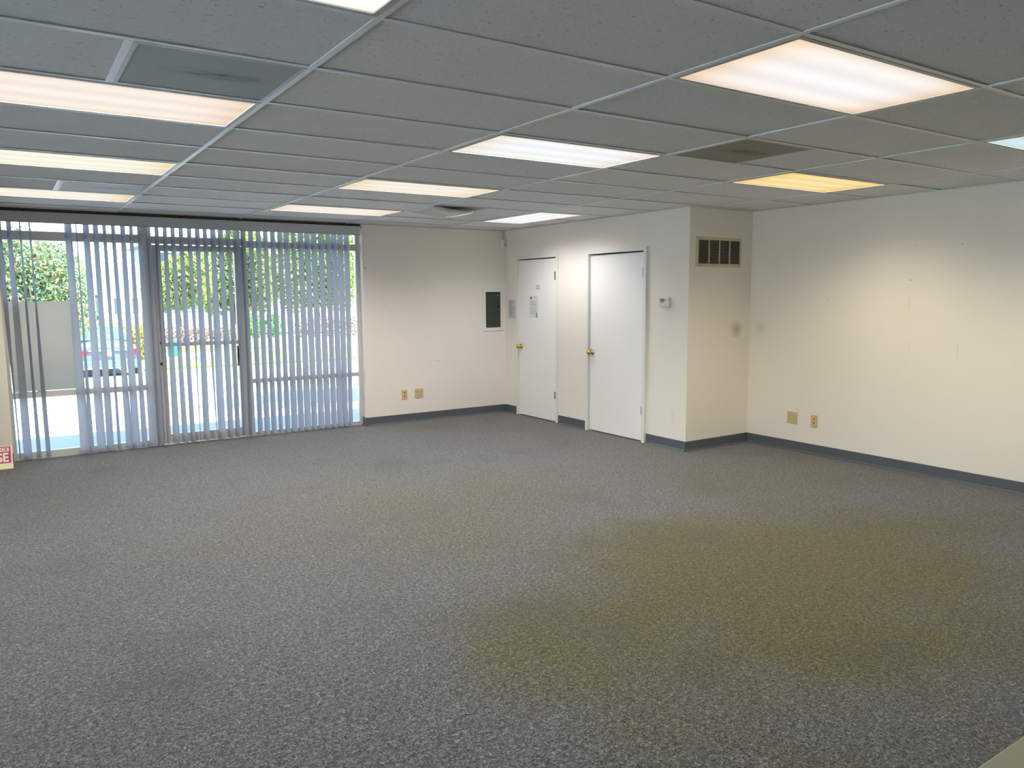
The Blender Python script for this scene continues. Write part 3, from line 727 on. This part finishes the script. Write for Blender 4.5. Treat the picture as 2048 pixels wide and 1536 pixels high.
# ------------------------------------------------------------------ vertical blinds
VANES = [(0.03, -64.0, 0.05, -82.0), (0.109, -65.0, 0.118, -36.0), (0.198, -83.0, 0.207, -69.0), (0.277, -83.0, 0.289, -66.0), (0.598, -50.0, 0.608, -25.0), (0.668, -89.0, 0.67, -68.0), (0.753, -58.0, 0.76, -33.0), (0.837, -64.0, 0.839, -51.0), (0.915, -75.0, 0.924, -77.0), (0.995, -73.0, 1.016, -54.0), (1.081, -67.0, 1.084, -42.0), (1.158, -76.0, 1.16, -62.0), (1.241, -63.0, 1.249, -36.0), (1.319, -71.0, 1.322, -59.0), (1.398, -73.0, 1.388, -86.0), (1.477, -74.0, 1.474, -51.0), (1.554, -73.0, 1.561, -62.0), (1.635, -72.0, 1.641, -66.0), (1.717, -73.0, 1.723, -95.0), (1.798, -70.0, 1.788, -54.0), (1.876, -73.0, 1.895, -94.0), (1.957, -64.0, 1.947, -41.0), (2.036, -65.0, 2.045, -62.0), (2.116, -75.0, 2.121, -67.0), (2.203, -57.0, 2.206, -58.0), (2.274, -69.0, 2.282, -55.0), (2.356, -69.0, 2.372, -67.0), (2.439, -71.0, 2.45, -63.0), (2.519, -72.0, 2.528, -67.0), (2.599, -69.0, 2.605, -74.0), (2.679, -71.0, 2.687, -69.0), (2.755, -65.0, 2.768, -55.0), (2.835, -76.0, 2.847, -63.0), (2.917, -67.0, 2.927, -55.0), (2.996, -65.0, 3.005, -60.0), (3.075, -65.0, 3.087, -59.0), (3.159, -65.0, 3.169, -60.0), (3.243, -70.0, 3.248, -66.0), (3.317, -65.0, 3.326, -60.0), (3.394, -60.0, 3.395, -69.0), (3.472, -66.0, 3.461, -76.0)]
YV = 8.80
bl = thing('vertical_blind', (1.82, YV, 2.37), 'wide grey vertical blind hanging in front of the window and glass door', 'blind')
MB().box(.012, 3.600, YV-.020, YV+.020, 2.365, 2.405, .002).obj('head_track', 'alum', bl)
vl = MB(); vl.box(.0, 3.618, 8.722, 8.728, 2.310, 2.411); vl.box(3.612, 3.618, 8.728, 8.80, 2.310, 2.411); vl.box(0.0, .006, 8.728, 8.80, 2.310, 2.411)
vl = vl.obj('valance', 'valance', bl)
g = MB(); g.box(0, 3.620, 8.719, 8.731, 2.4112, 2.4165); g.obj('valance_cap', 'wood_dark', vl)
g = MB(); g.box(0, 3.620, 8.7195, 8.7295, 2.3075, 2.3100); g.obj('bottom_edge', simple('dark_edge', srgb(58, 50, 50), .6), vl)
for k in range(8):
    x = .235+.468*k
    g = MB(); g.box(x-.005, x+.005, 8.735, YV-.018, 2.406, 2.428); g.obj('bracket', 'black', bl)
ra = random.Random(11)
for (xt, at, xb, ab) in VANES:
    g = MB(); n = 26; m = 4; rows = []
    wz = ra.uniform(0, 6.28); z0 = .018+ra.uniform(0, .010)
    for k in range(n+1):
        s = k/n; z = 2.362-(2.362-z0)*s; ss = (2.2-z)/2.17
        ssm = min(max(ss, 0), 1); ssm = ssm*ssm*(3-2*ssm)
        xc = xt+(xb-xt)*ss+.0022*math.sin(wz+s*5.2)*s; a = R(at+(ab-at)*ssm+2.5*math.sin(wz*2+s*7)*min(1, s*3))
        row = []
        for q in range(m+1):
            u = (q/m-.5); cup = .004*(1-(2*u)**2)
            lx, ly = u*.089, cup
            row.append(g.bm.verts.new((xc+lx*math.cos(a)-ly*math.sin(a), YV+lx*math.sin(a)+ly*math.cos(a), z)))
        rows.append(row)
    for ra_, rb_ in zip(rows, rows[1:]):
        for q in range(m): g.bm.faces.new((ra_[q], ra_[q+1], rb_[q+1], rb_[q]))
    o = g.obj('vane', 'vane', bl, origin=(xt, YV, 2.362), smooth=True, fix=False)

# ------------------------------------------------------------------ sign leaning at the left of the window
t = thing('lease_sign', (-.32, 8.50, 0), 'small cream sign with magenta letters leaning at the left of the window', 'sign')
SW, SH = .64, .285
ang = math.atan2(.185, .215)
Ms = Matrix.Translation((-.330, 8.495, .0025)) @ Matrix.Rotation(ang, 4, 'X')
def on_sign(o):
    o.parent = t; o.matrix_world = Ms; return o
def sign_mesh(name, boxes, mat):
    g = MB()
    for q in boxes: g.box(*q)
    me_o = g.obj(name, mat); return on_sign(me_o)
sign_mesh('board', [(-SW/2, SW/2, 0, SH, -.004, 0)], 'sign')
bt = .012; bx0, bx1, by0, by1 = -.306, .306, .070, SH-.010
sign_mesh('border', [(bx0, bx1, by0, by0+bt, 0, .0006), (bx0, bx1, by1-bt, by1, 0, .0006), (bx0, bx0+bt, by0, by1, 0, .0006), (bx1-bt, bx1, by0, by1, 0, .0006), (bx0, bx1, .205, .211, 0, .0006)], 'magenta')
sign_mesh('magenta_field', [(bx0+bt, bx1-bt, by0+bt, .205, .0, .0004)], 'magenta')
def text(body, size, x_right, y, mat, z, bold=.004, sx=1):
    cu = D.curves.new('txt', 'FONT'); cu.body = body; cu.size = size; cu.align_x = 'RIGHT'; cu.extrude = .0004; cu.offset = bold
    tmp = D.objects.new('tmp', cu); COL.objects.link(tmp); bpy.context.view_layer.update()
    me = D.meshes.new_from_object(tmp.evaluated_get(bpy.context.evaluated_depsgraph_get()))
    D.objects.remove(tmp); me.materials.clear(); me.materials.append(M[mat])
    o = D.objects.new('lettering', me); COL.objects.link(o); o.parent = t
    o.matrix_world = Ms @ Matrix.Translation((x_right, y, z)) @ Matrix.Diagonal((sx, 1, 1, 1)); return o
text('SPACE', .050, .283, .222, 'magenta', .0006, .0012, .95)
text('LEASE', .148, .288, .090, 'sign', .0008, .005, .68)
text('s', .080, .215, .016, 'ink_dark', .0006, .001)

# ------------------------------------------------------------------ counter corner (lower right)
t = thing('counter', (1.95, .36, 0), 'beige speckled counter corner poking into the bottom right of the photo', 'counter')
MB().box(1.16, 2.75, .02, .622, .712, .742, .004).obj('countertop', 'counter', t)
g = MB(); g.box(1.20, 2.72, .05, .58, .08, .712); g.obj('cabinet', 'counter_side', t)
g = MB(); g.box(1.22, 2.70, .10, .54, 0, .08); g.obj('plinth', 'base', t)

# ------------------------------------------------------------------ outdoors
def gz(y): return -.05 if y < 11 else (-.05-(y-11)*.0393 if y < 25 else -.60)
g = MB()
ys = [-25, 11, 21, 25, 40, 110]
for y0, y1 in zip(ys, ys[1:]):
    g.quad((-60, y0, gz(y0)-(.08 if y0 < 0 else 0)), (80, y0, gz(y0)-(.08 if y0 < 0 else 0)), (80, y1, gz(y1)), (-60, y1, gz(y1)))
struct(g.obj('ground', 'paving'), 'sunlit pale concrete paving outside', 'pavement')
struct(MB().box(-1.2, 5, YB+.2, YB+.45, -.10, -.012).obj('door_sill', 'paving'), 'concrete step outside the glazing', 'step')
# building above and to the sides (casts the strip of shade in front of the glass)
g = MB(); g.box(-3.2, 20, YB+.2, YB+.34, H+.05, 4.1); g.box(XW+.1, 20, YB+.2, YB+.34, -.1, H+.05); g.box(-3.2, -.1, YB+.2, YB+.34, -.1, H+.05); g.box(-3.2, 20, -3.5, YB+.2, 3.9, 4.1)
struct(g.obj('wall_outside', 'stucco_white'), 'outer face of the building above the window', 'wall')

def grass_strip(name, pts, z, label):
    g = MB(); V = [g.bm.verts.new((x, y, gz(y)+z)) for x, y in pts]; g.bm.faces.new(V)
    r = bmesh.ops.extrude_face_region(g.bm, geom=list(g.bm.faces)); bmesh.ops.translate(g.bm, verts=[v for v in r['geom'] if isinstance(v, bmesh.types.BMVert)], vec=(0, 0, -.05))
    return tag(g.obj(name, 'grass'), label, 'grass', kind='stuff')
grass_strip('lawn', [(3.4, 24.8), (14, 25.2), (14, 31), (8, 30.5), (3.9, 27.6)], .06, 'near strip of sunny lawn beyond the paving')
grass_strip('lawn', [(4.6, 32.6), (9.6, 32.6), (10.2, 38), (5.4, 38)], .06, 'farther strip of lawn below the pinkish shrubs')

def foliage(name, blobs, n, size, mat, parent=None, seed=1, origin=None, squash=1):
    rr = random.Random(seed); g = MB(); bm = g.bm
    tot = sum(b[3]*b[4]*b[5] for b in blobs)
    for (x, y, z, rx, ry, rz) in blobs:
        k = int(n*rx*ry*rz/tot)
        for _ in range(k):
            while True:
                p = Vector((rr.uniform(-1, 1), rr.uniform(-1, 1), rr.uniform(-1, 1)))
                if .35 < p.length < 1: break
            c = Vector((x+p.x*rx, y+p.y*ry, z+p.z*rz)); s = size*rr.uniform(.6, 1.3)
            u = Vector((rr.gauss(0, 1), rr.gauss(0, 1), rr.gauss(0, .8))).normalized(); v = u.orthogonal().normalized()
            v = (Matrix.Rotation(rr.uniform(0, 6.28), 3, u) @ v)
            w_ = u
            a = c-v*s; b = c+v*s; side = w_.cross(v)*s*.45; mid = w_*s*.12
            V = [bm.verts.new(a), bm.verts.new(c+side+mid), bm.verts.new(b), bm.verts.new(c-side+mid)]
            bm.faces.new(V)
    return g.obj(name, mat, parent, fix=False, origin=origin)

def tree(x, y, h0, blobs, n, size, mat, label, seed, group='trees outside', r0=.10):
    t = thing('tree', (x, y, gz(y)), label, 'tree', group)
    z0 = gz(y); g = MB()
    g.tube([(x, y, z0-.05), (x+.05, y, z0+(h0-z0)*.5), (x-.03, y, h0), (x+.02, y, h0+.7)], [r0, r0*.8, r0*.65, r0*.3], 10)
    for k in range(5):
        a = k*1.3+seed; g.tube([(x, y, h0-.1), (x+.35*math.cos(a), y+.35*math.sin(a), h0+.4), (x+.8*math.cos(a), y+.8*math.sin(a), h0+.9)], [r0*.45, r0*.3, r0*.12], 7)
    g.obj('trunk', 'bark', t, smooth=True)
    foliage('crown', blobs, n, size, mat, t, seed)
    return t
# left: red-tipped small tree
tree(.55, 18.0, .9, [(-.6, 18, 1.9, 1.2, .9, 1.05), (.35, 18.2, 2.05, .95, .9, .95), (1.0, 17.9, 1.75, .62, .7, .95), (.2, 17.8, 1.15, 1.5, .9, .6), (.3, 18.3, 1.7, 1.3, .5, 1.0)], 24000, .052, 'leaf_red', 'leafy tree with red-tipped leaves seen through the left window pane', 2, 'trees outside', .08)
# trees through the door and right bay
tree(7.8, 44.0, 1.2, [(7.0, 44, 1.9, .9, 1.2, 1.2), (7.9, 44.2, 2.3, 1.0, 1.2, 1.5), (8.8, 44, 2.6, .9, 1.1, 1.6)], 5200, .15, 'leaf_green', 'low yellow-green tree seen through the left half of the glass door', 3, r0=.16)
tree(11.9, 48.5, 1.6, [(10.8, 48.5, 2.6, 1.4, 1.2, 2.2), (12.2, 48.6, 3.4, 1.6, 1.2, 2.9), (13.2, 48.4, 2.9, 1.4, 1.2, 2.5)], 9000, .16, 'leaf_green', 'taller yellow-green tree seen through the left part of the right window bay', 4, r0=.2)
tree(15.4, 44.0, 1.4, [(14.2, 44, 3.1, 1.4, 1.2, 2.6), (15.6, 44.1, 3.7, 1.6, 1.2, 3.0), (16.8, 44, 3.3, 1.4, 1.2, 2.8)], 9000, .16, 'leaf_green', 'tall yellow-green tree seen at the right end of the blinds', 5, r0=.2)
# tree beside the building whose crown shades the paving at the right
tree(6.9, 10.9, 2.4, [(6.2, 10.8, 3.9, 1.3, 1.2, 1.0), (7.6, 11.0, 4.2, 1.3, 1.2, 1.1), (6.9, 11.8, 3.7, 1.6, 1.1, .9), (6.6, 12.3, 3.3, 1.2, .9, .6)], 5200, .10, 'leaf_green', 'tree standing outside beyond the right end of the window', 6, 'trees outside', .12)

def shrub(x0, x1, y, h, mat, n, label, seed, name='shrub', group='shrubs outside', zb=None):
    z0 = gz(y) if zb is None else zb
    t = thing(name, ((x0+x1)/2, y, z0), label, 'shrub', group)
    k = max(1, int((x1-x0)/.7)); bl_ = [((x0+(x1-x0)*(q+.5)/k), y, z0+h*.5, (x1-x0)/k*.62, .45, h*.55) for q in range(k)]
    foliage('leaves', bl_, n, .065, mat, t, seed)
    for q in range(k):
        x = x0+(x1-x0)*(q+.5)/k; g = MB()
        for a in (-.15, 0, .15): g.tube([(x, y, z0-.03), (x+a, y+a*.5, z0+h*.6)], [.02, .008], 6)
        g.obj('stem', 'bark', t)
    return t
shrub(2.8, 4.5, 29.6, 1.25, 'leaf_gold', 2600, 'golden shrub behind the parked car', 21)
shrub(6.2, 9.9, 39.6, .8, 'leaf_pink', 3000, 'low pinkish brown shrub row seen through the glass door', 22)
shrub(10.5, 12.4, 41.0, 1.3, 'leaf_hedge', 2200, 'bright green hedge seen right of the door frame', 23)
shrub(12.8, 16.6, 40.0, 1.1, 'leaf_pink', 3000, 'pinkish shrub near the right end of the blinds', 24)

# teal litter bin
bx_, by_ = 5.02, 29.6; zb = -.541
t = thing('litter_bin', (bx_, by_, zb), 'teal bin outside the glass door at the edge of the lawn', 'bin')
g = MB(); g.lathe([(0, .0), (.18, .0), (.21, .50), (0, .50)], (bx_, by_, zb), (0, 0, 1), 20); g.obj('body', 'teal', t, smooth=False)
g = MB(); g.lathe([(.222, .49), (.225, .53), (.12, .60), (0, .61)], (bx_, by_, zb), (0, 0, 1), 20); g.obj('lid', 'teal', t)

# parked car -----------------------------------------------------------------
cy0 = 23.0; cz = gz(cy0+2)+.02; cxm = 2.28; W2 = .83
t = thing('car', (cxm, cy0+2.1, cz), 'silver-blue sedan parked outside, seen from behind through the left blinds', 'car')
def loft(secs, name, mat, sub=2):
    g = MB(); rows = [[g.bm.verts.new((cxm+x, cy0+y, cz+z)) for x, y, z in s] for s in secs]
    for a, b in zip(rows, rows[1:]):
        for q in range(len(a)): g.bm.faces.new((a[q], a[(q+1) % len(a)], b[(q+1) % len(b)], b[q]))
    g.bm.faces.new(rows[0][::-1]); g.bm.faces.new(rows[-1])
    o = g.obj(name, mat, t, smooth=True); md = o.modifiers.new('s', 'SUBSURF'); md.levels = sub; md.render_levels = sub; return o
def ring(y, w, z0, z1, sh=.86):
    return [(-w*.90, y, z0), (-w, y, z0+.14), (-w, y, (z0+z1)/2+.05), (-w*sh, y, z1-.02), (-w*.5, y, z1+.015), (w*.5, y, z1+.015), (w*sh, y, z1-.02), (w, y, (z0+z1)/2+.05), (w, y, z0+.14), (w*.90, y, z0)]
loft([ring(0, W2*.90, .30, .86), ring(.05, W2*.96, .24, .93), ring(.5, W2, .2, .97), ring(1.0, W2, .2, .96), ring(2.2, W2, .2, .94), ring(3.2, W2, .2, .92), ring(4.0, W2*.97, .22, .80), ring(4.35, W2*.88, .28, .66)], 'body', 'car_paint')
def ring2(y, w, z0, z1): return [(-w, y, z0), (-w*.86, y, (z0+z1)/2+.02), (-w*.70, y, z1), (w*.70, y, z1), (w*.86, y, (z0+z1)/2+.02), (w, y, z0)]
loft([ring2(.55, W2*.88, .90, .98), ring2(.85, W2*.90, .90, 1.22), ring2(1.25, W2*.90, .90, 1.40), ring2(2.2, W2*.90, .90, 1.42), ring2(2.75, W2*.90, .90, 1.30), ring2(3.3, W2*.88, .88, .96)], 'cabin', 'car_paint')
g = MB(); g.quad((cxm-.58, cy0+.60, cz+1.00), (cxm+.58, cy0+.60, cz+1.00), (cxm+.50, cy0+1.08, cz+1.345), (cxm-.50, cy0+1.08, cz+1.345)); o = g.obj('rear_window', 'car_glass', t); md = o.modifiers.new('s', 'SOLIDIFY'); md.thickness = .03; md.offset = 0
for s in (-1, 1):
    g = MB(); g.prism([(s*.44, .74), (s*.80, .80), (s*.81, .70), (s*.74, .62), (s*.50, .63)], 'y', 0, .14)
    bmesh.ops.translate(g.bm, verts=g.bm.verts, vec=(cxm, cy0-.03, cz)); g.obj('tail_light', 'tail', t)
g = MB(); g.box(cxm-.46, cxm+.46, cy0-.03, cy0+.05, cz+.74, cz+.775, .005); g.obj('chrome_strip', 'chrome', t)
g = MB(); g.box(cxm-.16, cxm+.16, cy0-.035, cy0+.05, cz+.60, cz+.735, .004); g.obj('licence_plate', 'plate', t)
g = MB(); g.box(cxm-.78, cxm+.78, cy0-.09, cy0+.10, cz+.26, cz+.50, .05); g.obj('bumper', 'car_paint', t)
g = MB(); g.box(cxm-.60, cxm+.60, cy0-.10, cy0-.05, cz+.27, cz+.31, .005); g.obj('bumper_trim', 'chrome', t)
for s in (-1, 1):
    for yy_ in (.85, 3.55):
        g = MB(); g.lathe([(0, 0), (.20, 0), (.215, .01), (.31, .02), (.32, .05), (.32, .17), (.31, .2), (0, .2)], (cxm+s*(W2-.01), cy0+yy_, cz+.31), (-s, 0, 0), 24); g.obj('wheel', 'tyre', t)
    g = MB(); g.box(cxm+s*.79-.02, cxm+s*.79+.13*s, cy0+2.75, cy0+2.85, cz+.92, cz+1.03, .01) if s > 0 else g.box(cxm-.92, cxm-.77, cy0+2.75, cy0+2.85, cz+.92, cz+1.03, .01); g.obj('side_mirror', 'car_paint', t)

# distant buildings -------------------------------------------------------
def building(name, x0, x1, y, z1, mat, label, wins, roof, extra=None, depth=8):
    z0 = gz(y)-.3
    t = thing(name, ((x0+x1)/2, y+depth/2, z0), label, 'building')
    MB().box(x0, x1, y, y+depth, z0, z1).obj('wall', mat, t)
    MB().box(x0-.5, x1+.5, y-.7, y+depth+.5, z1, z1+roof).obj('roof', 'stucco_white' if mat != 'facade_grey' else 'facade_grey', t)
    for (a, b, c, d) in wins:
        f = MB().box(a-.06, b+.06, y-.05, y+.02, c-.06, d+.06).obj('window_frame', 'stucco_white', t)
        MB().box(a, b, y-.07, y-.04, c, d).obj('pane', 'far_glass', f)
    if extra: extra(t)
def cols(t):
    for x in (4.6, 5.6, 6.6, 7.6):
        MB().box(x-.12, x+.12, 52.5, 52.8, gz(52), 2.15).obj('column', 'stucco_white', t)
    MB().box(4.2, 8.2, 52.3, 54.2, 2.15, 2.55).obj('porch_roof', 'facade_grey', t)
building('house', 4.0, 8.2, 55, 3.4, 'stucco_white', 'low white house with a porch beyond the parking area', [(4.7, 5.3, .1, 1.7), (5.9, 6.4, .5, 1.5), (6.9, 7.4, .5, 1.5)], .35, cols)
building('office_building', 8.9, 15.6, 60, 5.2, 'facade_grey', 'blue-grey two-storey building behind the trees beyond the glass door', [(9.3+1.6*k, 10.5+1.6*k, 3.4, 4.7) for k in range(4)]+[(9.3+1.6*k, 10.5+1.6*k, .6, 2.2) for k in range(4)], .4)

# pale board leaning against the outside of the left pane
t = MB(); yb0 = FY1+.012
t.bm.verts.ensure_lookup_table()
V = [t.bm.verts.new(p) for p in ((.052, yb0, .672), (.60, yb0, .672), (.615, yb0, 1.560), (.030, yb0, 1.560), (.052, yb0+.018, .672), (.60, yb0+.018, .672), (.615, yb0+.018, 1.560), (.030, yb0+.018, 1.560))]
for f in ((0,1,2,3), (7,6,5,4), (0,4,5,1), (1,5,6,2), (2,6,7,3), (3,7,4,0)): t.bm.faces.new([V[k] for k in f])
tag(t.obj('poster_board', 'board_back'), 'blank pale board fixed to the outside of the left window pane', 'board')

# ------------------------------------------------------------------ light
sd = D.lights.new('sun', 'SUN'); sd.energy = 27.0; sd.angle = R(.6); sd.color = (1, .96, .90)
so = D.objects.new('sun', sd); COL.objects.link(so)
dirv = Vector((-.62, .345, -1)).normalized()
so.rotation_euler = dirv.to_track_quat('-Z', 'Y').to_euler()
wd = D.worlds.new('sky'); SC.world = wd; wd.use_nodes = True; nt = wd.node_tree; nt.nodes.clear()
out = nt.nodes.new('ShaderNodeOutputWorld'); bg = N(nt, 'ShaderNodeBackground', Strength=3.6)
tc = nt.nodes.new('ShaderNodeTexCoord'); sp = nt.nodes.new('ShaderNodeSeparateXYZ'); nt.links.new(tc.outputs['Generated'], sp.inputs[0])
c = ramp(nt, sp.outputs[2], [(0, (.95, .97, 1, 1)), (.12, (.82, .90, 1, 1)), (.6, (.42, .63, 1, 1)), (1, (.28, .52, .98, 1))])
nt.links.new(c, bg.inputs[0]); nt.links.new(bg.outputs[0], out.inputs[0])

# ------------------------------------------------------------------ camera
r = Vector((0.83361676, -0.55230718, -0.00631471)); u = Vector((0.06953085, 0.09359003, 0.99317993)); f = Vector((0.54794941, 0.8283705, -0.11642061))
cam = D.cameras.new('camera'); co = D.objects.new('camera', cam); COL.objects.link(co)
cam.sensor_width = 36; cam.sensor_fit = 'HORIZONTAL'; cam.lens = 1533.593/2048*36
cam.clip_start = .02; cam.clip_end = 500
Mx = Matrix((r, u, -f)).transposed().to_4x4(); Mx.translation = Vector((0, 0, 1.60066))
co.matrix_world = Mx
SC.camera = co
SC.view_settings.view_transform = 'Standard'; SC.view_settings.look = 'None'
SC.view_settings.gamma = 1; SC.view_settings.use_curve_mapping = False
SC.view_settings.exposure = 0.48
SC.cycles.use_denoising = True
SC.cycles.max_bounces = 10; SC.cycles.diffuse_bounces = 6; SC.cycles.transparent_max_bounces = 24
SC.cycles.sample_clamp_indirect = 8
SC.cycles.caustics_reflective = False; SC.cycles.caustics_refractive = False
